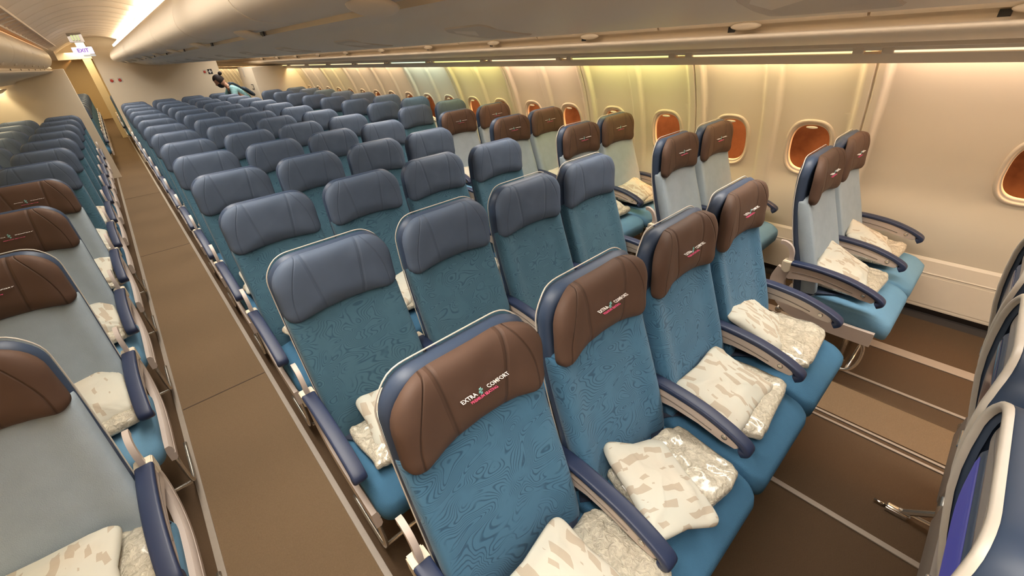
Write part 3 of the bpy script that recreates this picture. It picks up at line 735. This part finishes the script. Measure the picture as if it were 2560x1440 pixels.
def mesh_arm_trim():
    bm = bmesh.new()
    path = catmull([(0, -u, z) for u, z in ((.01, .60), (.10, .606), (.20, .598), (.30, .578))], 5)
    sweep(bm, path, [(-.0205, -.002), (.0205, -.002), (.0205, .002), (-.0205, .002)]); return me_of(bm, 'panel_groove', M['pan'])
def mesh_shroud():
    bm = bmesh.new(); path = catmull([(0, -u, z) for u, z in ((-.03, .60), (-.05, .53), (-.03, .46), (.02, .40), (.10, .36), (.22, .345), (.34, .342), (.45, .342))], 5)
    L = len(path); sec = [(-.014, -.040), (.006, -.042), (.014, -.030), (.014, -.006), (.008, 0), (.014, .006), (.014, .030), (.006, .042), (-.014, .040)]
    sweep(bm, [(p, .9+.1*sm(i/L*2)) for i, p in enumerate(path)], sec); return me_of(bm, 'side_shroud', M['beige'], 40)
def mesh_lever():
    bm = bmesh.new(); path = catmull([(0, -u, z) for u, z in ((-.085, .75), (-.065, .752), (-.035, .735), (-.018, .70), (-.015, .655))], 5)
    sweep(bm, path, [(-.009, -.011), (.009, -.011), (.009, .011), (-.009, .011)]); return me_of(bm, 'hinge_arm', M['beige'], 40)
def mesh_leg():
    bm = bmesh.new(); tube(bm, [(0, -.33, .33), (0, -.34, .012)], .014); tube(bm, [(0, -.28, .34), (0, .06, .012)], .013)
    box(bm, -.018, .018, -.37, -.31, 0, .02, bev=.004); box(bm, -.018, .018, .03, .10, 0, .02, bev=.004); tube(bm, [(0, -.34, .05), (0, .06, .03)], .008)
    return me_of(bm, 'leg', M['metal'], 40)
def mesh_bar():
    bm = bmesh.new(); tube(bm, [(-.245, -.40, .10), (.245, -.40, .10)], .009)
    return me_of(bm, 'luggage_bar', M['metal'])
def mesh_bar_end():
    bm = bmesh.new(); tube(bm, [(0, -.41, .33), (0, -.435, .26), (0, -.435, .17), (0, -.405, .11), (0, -.33, .095), (0, -.1, .10)], .009); return me_of(bm, 'luggage_bar_end', M['metal'])
def mesh_beam():
    bm = bmesh.new(); tube(bm, [(-.253, .0, .33), (.253, .0, .33)], .02); return me_of(bm, 'cross_beam', M['metal'])
def mesh_pan():
    bm = bmesh.new(); box(bm, -.235, .235, -.43, -.05, .325, .372, bev=.01); box(bm, -.21, .21, -.08, .02, .30, .42, bev=.01); return me_of(bm, 'seat_pan', M['pan'], 40)
def mesh_belt():
    bm = bmesh.new(); sec = [(-.022, -.0015), (.022, -.0015), (.022, .0015), (-.022, .0015)]
    path = catmull([(.235, -.09, .47), (.20, -.12, .484), (.13, -.16, .4835), (.05, -.20, .483), (-.02, -.21, .484)], 5); sweep(bm, path, sec, up=Vector((0, 1, 0)))
    path = catmull([(-.235, -.09, .47), (-.20, -.13, .484), (-.15, -.20, .484), (-.10, -.26, .482)], 5); sweep(bm, path, sec, up=Vector((0, 1, 0)))
    return me_of(bm, 'seat_belt', M['belt'])
def mesh_buckle():
    bm = bmesh.new(); box(bm, -.055, -.005, -.236, -.186, .4825, .496, bev=.004); return me_of(bm, 'buckle', M['metal'])
ME = dict(
    back={k: mesh_backrest(M[k]) for k in ('f_blue', 'f_teal', 'f_light')},
    head={k: mesh_headrest(M[k]) for k in ('h_brown', 'h_navy')},
    cush={k: mesh_cushion(M[k]) for k in ('c_blue', 'c_pale')},
    shell=mesh_shell(M['shell']), piping=mesh_piping(M['piping']), pad=mesh_arm_pad(), panel=mesh_arm_panel(), cap=mesh_arm_cap(), button=mesh_arm_button(),
    groove=mesh_arm_trim(), shroud=mesh_shroud(), lever=mesh_lever(), leg=mesh_leg(), bar=mesh_bar(), beam=mesh_beam(), barend=mesh_bar_end(), pan=mesh_pan(), belt=mesh_belt(), buckle=mesh_buckle())
# lettering on the brown headrests (white caps, pink line, small teal knot)
def build_logo():
    p = []
    t = text_mesh('a', 'EXTRA', .0185, M['t_white'], None, (0, 0, 0), (PI/2, 0, 0), bold=.0001); p.append((t.data, -.053, .012, 'lettering')); bpy.data.objects.remove(t)
    t = text_mesh('a', 'COMFORT', .0185, M['t_white'], None, (0, 0, 0), (PI/2, 0, 0), bold=.0001); p.append((t.data, .062, .012, 'lettering')); bpy.data.objects.remove(t)
    t = text_mesh('a', 'PREMIUM SEATING', .0125, M['t_pink'], None, (0, 0, 0), (PI/2, 0, 0), bold=.0002); p.append((t.data, .005, -.012, 'tagline')); bpy.data.objects.remove(t)
    bm = bmesh.new()
    for dx, dz in ((-.004, .010), (.005, .004), (-.006, -.002), (.004, -.010)):
        box(bm, dx-.005, dx+.005, -.0008, .0008, dz-.003, dz+.004)
    box(bm, -.0012, .0012, -.0008, .0008, -.016, .017)
    o = bm_obj('a', bm, M['t_teal'], smooth=False); p.append((o.data, -.008, .012, 'emblem')); bpy.data.objects.remove(o)
    return p
LOGO = build_logo()
def put(nm, me, parent, loc=(0, 0, 0)):
    o = bpy.data.objects.new(nm, me); C.objects.link(o); o.parent = parent; o.location = loc; return o
def armrest(seat, x, outer, detail):
    a = put('armrest', ME['panel'], seat, (x, 0, 0))
    put('arm_pad', ME['pad'], a)
    if detail >= 1:
        put('arm_cap', ME['cap'], a)
        if detail >= 2: put('panel_groove', ME['groove'], a); put('recline_button', ME['button'], a)
    if outer:
        put('side_shroud', ME['shroud'], seat, (x, 0, 0)); put('hinge_arm', ME['lever'], seat, (x, 0, 0))
        if detail >= 1: put('luggage_bar_end', ME['barend'], seat, (x, 0, 0))
def seat(x, y, head, back, cush, label, group, arms, detail, recline=0.0):
    """arms: string of 'l','r' (inner) or 'L','R' (block end with shroud)"""
    s = empty('airline_seat', (x, y, 0)); tag(s, label, 'seat', group)
    bc = put('back_shell', ME['shell'], s)
    bk = put('back_cushion', ME['back'][back], s)
    hd = put('headrest', ME['head'][head], s)
    if head == 'h_brown' and detail >= 1:
        for me, lx, lz, nm in LOGO: put(nm, me, hd, (lx*.78, -.0045, 1.088+lz*.78)).scale = ((.78, 1, .78) if nm != 'emblem' else (.55, 1, .75))
    if detail >= 2: put('edge_piping_highlight', ME['piping'], bc)
    put('seat_cushion', ME['cush'][cush], s); put('seat_pan', ME['pan'], s)
    if detail >= 1: put('luggage_bar', ME['bar'], s); put('cross_beam', ME['beam'], s); put('cross_beam', ME['beam'], s, (0, -.30, 0))
    put('leg', ME['leg'], s, (-.05, 0, 0))
    if detail >= 2:
        b_ = put('seat_belt', ME['belt'], s); put('buckle', ME['buckle'], b_)
    for ch in arms:
        armrest(s, -S/2 if ch in 'lL' else S/2, ch in 'LR', detail)
    if recline:
        # small individual backrest angle about the hinge
        for o in (bc, bk, hd):
            o.rotation_euler = (recline, 0, 0); o.location = (0, .42*math.sin(recline)+0, .42*(1-math.cos(recline)))
    return s
NUM = ['first', 'second', 'third', 'fourth', 'fifth', 'sixth', 'seventh', 'eighth', 'ninth', 'tenth', 'eleventh', 'twelfth', 'thirteenth', 'fourteenth']
posq = ['leftmost', 'second from left', 'third from left', 'rightmost']
rnd = random.Random(3)
for k in range(14):
    for c in range(4):
        br = k == 0
        lab = ('brown-headrest seat with swirl-patterned blue back, %s in the nearest centre row' % posq[c]) if br else \
              ('slate-blue-headrest seat in the centre block, %s row back, %s' % (NUM[k], posq[c]))
        rc = 0.0 if k == 0 else rnd.choice([0, 0, 0, -.02, .02, .035])
        seat(QX+S*c, QY+P*k, 'h_brown' if br else 'h_navy', 'f_blue' if br else 'f_teal', 'c_blue', lab, 'centre block seats', ('L' if c == 0 else 'l')+('R' if c == 3 else ''), 2 if k < 2 else (1 if k < 6 else 0), rc)
for k in range(13):
    for c in range(2):
        br = k < 5
        lab = ('brown-headrest pale blue seat of the right pairs, %s row from the camera, %s' if br else 'slate-blue-headrest seat of the right pairs, %s row from the camera, %s') % (NUM[k], ['aisle side', 'window side'][c])
        seat(RX+S*c, RY+P*k, 'h_brown' if br else 'h_navy', 'f_light' if br else 'f_teal', 'c_pale' if br else 'c_blue', lab, 'right window pairs', 'L' if c == 0 else 'lr', 2 if k < 3 else (1 if k < 6 else 0), rnd.choice([0, 0, -.015, .02]))
for k in range(11):
    for c in range(2):
        br = k < 4
        lab = ('brown-headrest pale grey-blue seat of the left pairs, %s row from the camera, %s' if br else 'slate-blue-headrest seat of the left pairs, %s row from the camera, %s') % (NUM[k], ['aisle side', 'window side'][c])
        seat(LX-S*c, LY+P*k, 'h_brown' if br else 'h_navy', 'f_light' if br else 'f_teal', 'c_pale' if br else 'c_blue', lab, 'left window pairs', 'R' if c == 0 else 'rl', 2 if k < 2 else (1 if k < 5 else 0), rnd.choice([0, 0, -.015, .02]))
for k in range(9):
    for c in range(2):
        seat(LX-S*c+.10, 12.35+P*k, 'h_navy', 'f_teal', 'c_blue', 'dark blue seat beyond the left partition, %s row behind it, %s' % (NUM[k], ['aisle side', 'window side'][c]), 'aft cabin left seats', 'R' if c == 0 else 'rl', 0)
for k in range(3):
    seat(.36, 14.9+P*k, 'h_navy', 'f_teal', 'c_blue', 'dark blue seat beyond the centre bulkhead at the aisle edge, %s one back' % NUM[k], 'aft cabin centre seats', 'L', 0)

# ------------------------------------------------------------------ row in front, seen from behind (with screens)
M['screen'] = emat('screen_glow', (.035, .035, .22), 1.0)
M['screen_off'] = mat('screen_dark', (.03, .05, .11), .15)
def rear_y(z): return shell_y(z)+.004
def rear_panel(bm, x0, x1, z0, z1, t, rb, rt, off=0.0, bulge=None):
    ol = round_rect(x0, x1, z0, z1, rb, rt, k=5, mid=6)
    slab(bm, ol, t, .004, lambda a, b, d: Vector((a, rear_y(b)+off+d-.004, b)), rings=5, p=8)
def make_rear_seat(x, y, label, lit, arms):
    s = seat(x, y, 'h_brown', 'f_blue', 'c_blue', label, 'row in front seen from behind', arms, 1)
    def band(name, prof, material):
        bm = bmesh.new()
        loops = [[bm.verts.new((px, rear_y(pz)+dy, pz)) for px, pz in round_rect(-.226+inset, .226-inset, .40+inset, 1.200-inset, .05, .10-inset*.5, k=8, mid=10)] for inset, dy in prof]
        for A_, B_ in zip(loops, loops[1:]):
            n_ = len(A_)
            for i in range(n_): bm.faces.new((A_[i], A_[(i+1) % n_], B_[(i+1) % n_], B_[i]))
        return bm_obj(name, bm, material, s)
    band('side_band', ((0, -.030), (0, .016), (.008, .016), (.014, .002)), M['shell'])
    band('rim_frame', ((-.001, .016), (-.001, .024), (.003, .027), (.009, .027), (.012, .023), (.012, .014)), M['piping'])
    bm = bmesh.new(); rear_panel(bm, -.19, .19, 1.10, 1.178, .010, .02, .06, .0); bm_obj('top_panel', bm, M['grey'], s)
    bm = bmesh.new(); rear_panel(bm, -.18, .18, .82, 1.09, .010, .03, .03); mb = bm_obj('monitor_housing', bm, M['shell'], s)
    bm = bmesh.new(); rear_panel(bm, -.155, .155, .845, 1.07, .003, .012, .012, .010); bm_obj('screen', bm, M['screen'] if lit else M['screen_off'], mb)
    bm = bmesh.new(); rear_panel(bm, -.185, .185, .56, .80, .016, .03, .02); bm_obj('tray_table', bm, M['grey'], s)
    bm = bmesh.new(); box(bm, -.03, .03, rear_y(.825)+.01, rear_y(.825)+.03, .815, .835, bev=.004); bm_obj('tray_latch', bm, M['metal'], s)
    bm = bmesh.new(); rear_panel(bm, -.185, .185, .43, .55, .016, .03, .02); bm_obj('literature_pocket', bm, M['shell'], s)
    for fx in (-.05,):
        bm = bmesh.new(); box(bm, fx-.014, fx+.014, .02, .10, .0, .028, bev=.006); tube(bm, [(fx, .10, .012), (fx, .14, .010)], .006); bm_obj('track_fitting', bm, M['chrome'], s)
    return s
ZX, ZY = .33, QY-P-.085
make_rear_seat(ZX+S, ZY, 'back of the nearest seat at the bottom right corner, glowing blue screen', True, 'l')
make_rear_seat(ZX+2*S, ZY, 'middle of the three seat backs at the right edge, pale rim frame', False, 'l')
make_rear_seat(ZX+3*S, ZY, 'farthest of the three seat backs at the right edge', False, 'lr')

# ------------------------------------------------------------------ pillows and bagged blankets
def pillow_mesh(seed, w_=.175, h_=.135, t=.042):
    bm = bmesh.new(); n = 56; ol = []
    for i in range(n):
        a = 2*PI*i/n; c, s_ = math.cos(a), math.sin(a); q = 2/9.0
        x, y = w_*math.copysign(abs(c)**q, c), h_*math.copysign(abs(s_)**q, s_)
        k = 1-.10*(1-abs(abs(x)/w_*abs(y)/h_))   # sides drawn in, corners out
        ol.append((x*(k+.04), y*(k+.04)))
    def mp(a, b, d):
        nz = noise.noise(Vector((a*11+seed*3.1, b*11, seed)))*.014-abs(noise.noise(Vector((a*16+b*9, b*16+seed, seed))))*.016+.004
        e = max(abs(a)/w_, abs(b)/h_)
        return Vector((a, b, d+(nz*(1 if d > 0 else .25))+noise.noise(Vector((a*6, b*6, seed*2)))*.02*e))
    slab(bm, ol, t, t*.55, mp, rings=14, p=2.3); return me_of(bm, 'pillow', M['pillow'])
def bag_mesh(seed, w_=.19, h_=.14, t=.035):
    bm = bmesh.new(); n = 64; ol = []
    for i in range(n):
        a = 2*PI*i/n; c, s_ = math.cos(a), math.sin(a); q = 2/6.0
        k = 1+.07*noise.noise(Vector((c*3, s_*3, seed)))
        ol.append((w_*math.copysign(abs(c)**q, c)*k, h_*math.copysign(abs(s_)**q, s_)*k))
    def mp(a, b, d):
        r_ = noise.noise(Vector((a*40+seed, b*40, seed)))*.007+noise.noise(Vector((a*17, b*17+seed, seed)))*.008+abs(noise.noise(Vector((a*70, b*25, seed))))*.006
        return Vector((a, b, d+(r_ if d > 0 else r_*.3)))
    slab(bm, ol, t, t*.6, mp, rings=16, p=3.2); return me_of(bm, 'blanket_bag', M['bag'])
PM = [pillow_mesh(s_) for s_ in range(4)]; BM_ = [bag_mesh(s_+.5) for s_ in range(3)]
def on_seat(x, y, label_where, seed, pil=(0, -.20, 0.575, .35, 0, 0), bag=(.03, -.25, .512, .0, 0, 0), sp=1.0, sb=1.0, mp_=None):
    if bag:
        o = bpy.data.objects.new('bagged_blanket', BM_[seed % 3]); C.objects.link(o)
        o.location = (x+bag[0], y+bag[1], bag[2]); o.rotation_euler = (bag[3], bag[4], bag[5]); o.scale = (sb,)*3
        tag(o, 'plastic-bagged blanket on ' + label_where, 'blanket', 'bagged blankets on the seats')
    if pil:
        o = bpy.data.objects.new('pillow', PM[seed % 4 if mp_ is None else mp_]); C.objects.link(o)
        o.location = (x+pil[0], y+pil[1], pil[2]); o.rotation_euler = (pil[3], pil[4], pil[5]); o.scale = (sp,)*3
        tag(o, 'cream leaf-print pillow on ' + label_where, 'pillow', 'pillows on the seats')
on_seat(QX, QY, 'the leftmost seat of the nearest centre row', 0, pil=(-.035, -.275, .572, .26, .0, .12), bag=(.09, -.31, .513, 0, .0, .05), sp=.95)
on_seat(QX+S, QY, 'the second seat of the nearest centre row', 1, pil=(-.075, -.275, .568, .26, -.05, 1.15), bag=(.02, -.28, .513, 0, 0, -.15), sp=.92)
on_seat(QX+2*S, QY, 'the third seat of the nearest centre row', 2, pil=(-.03, -.235, .57, .28, 0, .0), bag=(.03, -.28, .513, 0, 0, .08))
on_seat(QX+3*S, QY, 'the rightmost seat of the nearest centre row', 3, pil=(-.04, -.14, .60, .55, .1, .35), bag=(.03, -.27, .515, 0, 0, .10))
for k in range(1, 7):
    for c in range(4):
        on_seat(QX+S*c, QY+P*k, 'centre block %s row, %s' % (NUM[k], posq[c]), k*4+c, pil=None if (k, c) in ((1, 1), (1, 2), (2, 2)) else (rnd.uniform(-.04, .03), -.24, .555, rnd.uniform(.15, .3), 0, rnd.uniform(-.3, .3)), bag=(rnd.uniform(-.03, .03), -.27, .510, 0, 0, rnd.uniform(-.2, .2)), sp=.95, sb=.95)
for k in range(0, 6):
    for c in range(2):
        pz = (0, -.22, .575, .35, 0, .1) if k else (-.01, -.19, .59, .45, 0, .15+.1*c)
        on_seat(RX+S*c, RY+P*k, 'right pairs %s row, %s' % (NUM[k], ['aisle side', 'window side'][c]), k*2+c+1, pil=pz, bag=(.02, -.24, .513, 0, 0, -.05))
for k in range(0, 6):
    for c in range(2):
        pz = (.05, -.20, .58, .4, 0, rnd.uniform(-.3, .2)) if k else (-.02, -.25, .575, .25, 0, -.12)
        on_seat(LX-S*c, LY+P*k, 'left pairs %s row, %s' % (NUM[k], ['aisle side', 'window side'][c]), k*2+c, pil=pz, bag=(.06, -.25, .513, 0, 0, .1))

# ------------------------------------------------------------------ cabin attendant leaning over the last centre row from the right aisle
M['skin'] = mat('skin', (.50, .27, .18), .5, var=.04)
M['hair'] = mat('black_hair', (.018, .012, .012), .7, spec=.2)
M['mask'] = mat('black_mask', (.012, .010, .014), .7)
M['blouse'] = mat('aqua_floral_blouse', (.22, .42, .45), .7, var=.55, scale=28)
M['vest'] = mat('dark_vest', (.02, .035, .055), .6)
def skin_mesh(name, pts, edges, rad, material, parent, sub=2, keep=False):
    me = bpy.data.meshes.new(name); me.from_pydata([Vector(p) for p in pts], edges, [])
    o = bpy.data.objects.new(name+'_tmp', me); C.objects.link(o)
    sk = o.modifiers.new('skin', 'SKIN')
    for i, r_ in enumerate(rad): me.skin_vertices[0].data[i].radius = (r_, r_) if not isinstance(r_, tuple) else r_
    me.skin_vertices[0].data[0].use_root = True
    sb = o.modifiers.new('sub', 'SUBSURF'); sb.levels = sub; sb.render_levels = sub
    dg = bpy.context.evaluated_depsgraph_get(); m2 = bpy.data.meshes.new_from_object(o.evaluated_get(dg)); bpy.data.objects.remove(o)
    for p in m2.polygons: p.use_smooth = True
    m2.materials.clear(); m2.materials.append(material)
    if keep: return m2
    r_ = bpy.data.objects.new(name, m2); C.objects.link(r_)
    if parent: r_.parent = parent
    return r_
pr = empty('person', (2.385, 11.50, 0)); tag(pr, 'person in aqua floral blouse and dark vest, black mask, leaning over far seats', 'person')
# local frame: leans toward -x (image left); pelvis at the origin column
J = dict(pel=(0, .0, .98), waist=(-.06, 0, 1.08), chest=(-.20, -.01, 1.23), neck0=(-.30, -.01, 1.33), neck1=(-.345, -.01, 1.375), skull=(-.40, -.01, 1.43),
         shF=(-.24, -.17, 1.27), elF=(-.30, -.24, 1.02), wrF=(-.50, -.20, .95), haF=(-.57, -.19, .93), shB=(-.25, .16, 1.28), elB=(-.38, .22, 1.05), wrB=(-.56, .16, .95), haB=(-.63, .15, .93),
         hipF=(.0, -.09, .93), knF=(-.02, -.10, .50), anF=(.04, -.10, .09), toF=(-.10, -.11, .035), hipB=(.0, .09, .93), knB=(-.02, .10, .50), anB=(.05, .10, .09), toB=(-.09, .11, .035))
names_ = list(J); idx = {n: i for i, n in enumerate(names_)}
E_ = [('pel', 'waist'), ('waist', 'chest'), ('chest', 'neck0'), ('neck0', 'neck1'), ('neck1', 'skull'), ('chest', 'shF'), ('shF', 'elF'), ('elF', 'wrF'), ('wrF', 'haF'), ('chest', 'shB'), ('shB', 'elB'), ('elB', 'wrB'), ('wrB', 'haB'),
      ('pel', 'hipF'), ('hipF', 'knF'), ('knF', 'anF'), ('anF', 'toF'), ('pel', 'hipB'), ('hipB', 'knB'), ('knB', 'anB'), ('anB', 'toB')]
Rd = dict(pel=.13, waist=.11, chest=.125, neck0=.062, neck1=.050, skull=.055, shF=.058, elF=.042, wrF=.028, haF=.032, shB=.058, elB=.042, wrB=.028, haB=.032,
          hipF=.09, knF=.055, anF=.038, toF=.032, hipB=.09, knB=.055, anB=.038, toB=.032)
bme = skin_mesh('body', [J[n] for n in names_], [(idx[a], idx[b]) for a, b in E_], [Rd[n] for n in names_], M['skin'], None, keep=True)
bm = bmesh.new(); bm.from_mesh(bme)
# head: shaped skull with brow, nose and chin, tipped forward and down, looking toward -x
HT = Matrix.Translation(Vector((-.425, -.01, 1.445))) @ Matrix.Rotation(math.radians(-38), 4, 'Y')
r_ = bmesh.ops.create_uvsphere(bm, u_segments=28, v_segments=20, radius=1.0)
for v in r_['verts']:
    x, y, z = v.co; c = Vector((x*.098, y*.076, z*.118))
    if x < 0 and z < 0: c.x *= 1-.25*(-z); c.y *= 1-.28*(-z)
    if x < -.8 and abs(y) < .28 and -.35 < z < .15: c.x -= .020*(1-abs(y)/.28)
    if x < -.6 and .10 < z < .3 and abs(y) > .15: c.x += .006
    v.co = HT @ c
for sy in (-1, 1):      # ears
    r_ = bmesh.ops.create_uvsphere(bm, u_segments=10, v_segments=8, radius=1.0)
    for v in r_['verts']: v.co = HT @ Vector((.008+v.co.x*.018, sy*.076+v.co.y*.008, -.005+v.co.z*.028))
# hands: fingers and thumb, slightly curled
for w0, h0, sy in ((J['wrF'], J['haF'], -1), (J['wrB'], J['haB'], 1)):
    h = Vector(h0); d = (h-Vector(w0)).normalized()
    for q in range(4):
        off = Vector((0, (-.024+.016*q), 0)); L = (.055, .066, .070, .058)[q]
        tube(bm, [h+off, h+off+d*L*.6+Vector((0, 0, -.008)), h+off+d*L*.9+Vector((0, 0, -.035))], .0085, n=6, smooth=3)
    tube(bm, [h+Vector((.0, -sy*.026, 0)), h+d*.03+Vector((0, -sy*.05, -.01)), h+d*.05+Vector((0, -sy*.045, -.03))], .0095, n=6, smooth=3)
body = bm_obj('body', bm, M['skin'], pr)
def sub_skin(nm, keys, ed, grow, material):
    ix = {n: i for i, n in enumerate(keys)}
    return skin_mesh(nm, [J[n] for n in keys], [(ix[a], ix[b]) for a, b in ed], [Rd[n]+grow.get(n, grow['*']) for n in keys], material, pr)
J['necks'] = (-.285, -.01, 1.315); Rd['necks'] = .075
sub_skin('blouse', ['chest', 'waist', 'pel', 'necks', 'shF', 'elF', 'shB', 'elB'], [('chest', 'waist'), ('waist', 'pel'), ('chest', 'necks'), ('chest', 'shF'), ('shF', 'elF'), ('chest', 'shB'), ('shB', 'elB')], {'*': .014, 'elF': .018, 'elB': .018}, M['blouse'])
sub_skin('trousers', ['pel', 'hipF', 'knF', 'anF', 'hipB', 'knB', 'anB'], [('pel', 'hipF'), ('hipF', 'knF'), ('knF', 'anF'), ('pel', 'hipB'), ('hipB', 'knB'), ('knB', 'anB')], {'*': .02}, M['vest'])
for sy in (-1, 1):
    bm = bmesh.new(); tube(bm, [(-.02, sy*.05, 1.235), (-.17, sy*.10, 1.365), (-.245, sy*.10, 1.385), (-.30, sy*.09, 1.28), (-.245, sy*.09, 1.12), (-.14, sy*.07, 1.0)], .017, n=8); bm_obj('vest_strap', bm, M['vest'], pr)
bm = bmesh.new(); slab(bm, round_rect(-.13, .13, -.16, .10, .05, .05, k=4, mid=3), .045, .03, lambda a, b, d: Vector((.03-b*.72, a, 1.235+b*.0-.0+(-.72*-b)+d*.7-.02+0*a)) + Vector((d*.7, 0, 0)), rings=6)
bm_obj('back_pack', bm, M['vest'], pr)
bm = bmesh.new(); r_ = bmesh.ops.create_uvsphere(bm, u_segments=28, v_segments=18, radius=1.0)
dele = []
for v in r_['verts']:
    x, y, z = v.co
    v.co = HT @ Vector((x*.106+.008, y*.086, z*.122+.010))
    if (x < -.45 and z < .42) or (z < -.45): dele.append(v)
bmesh.ops.delete(bm, geom=dele, context='VERTS'); hr = bm_obj('hair', bm, M['hair'], pr)
bm = bmesh.new(); r_ = bmesh.ops.create_uvsphere(bm, u_segments=16, v_segments=12, radius=.042)
for v in r_['verts']: v.co = HT @ (Vector((v.co.x, v.co.y, v.co.z*.85))+Vector((.135, 0, .072)))
bm_obj('hair_bun', bm, M['hair'], hr)
bm = bmesh.new(); r_ = bmesh.ops.create_uvsphere(bm, u_segments=20, v_segments=14, radius=1.0); dele = []
for v in r_['verts']:
    x, y, z = v.co
    v.co = HT @ Vector((x*.098-.008, y*.072, z*.085-.050))
    if x > -.15: dele.append(v)
bmesh.ops.delete(bm, geom=dele, context='VERTS'); bm_obj('face_mask', bm, M['mask'], pr)
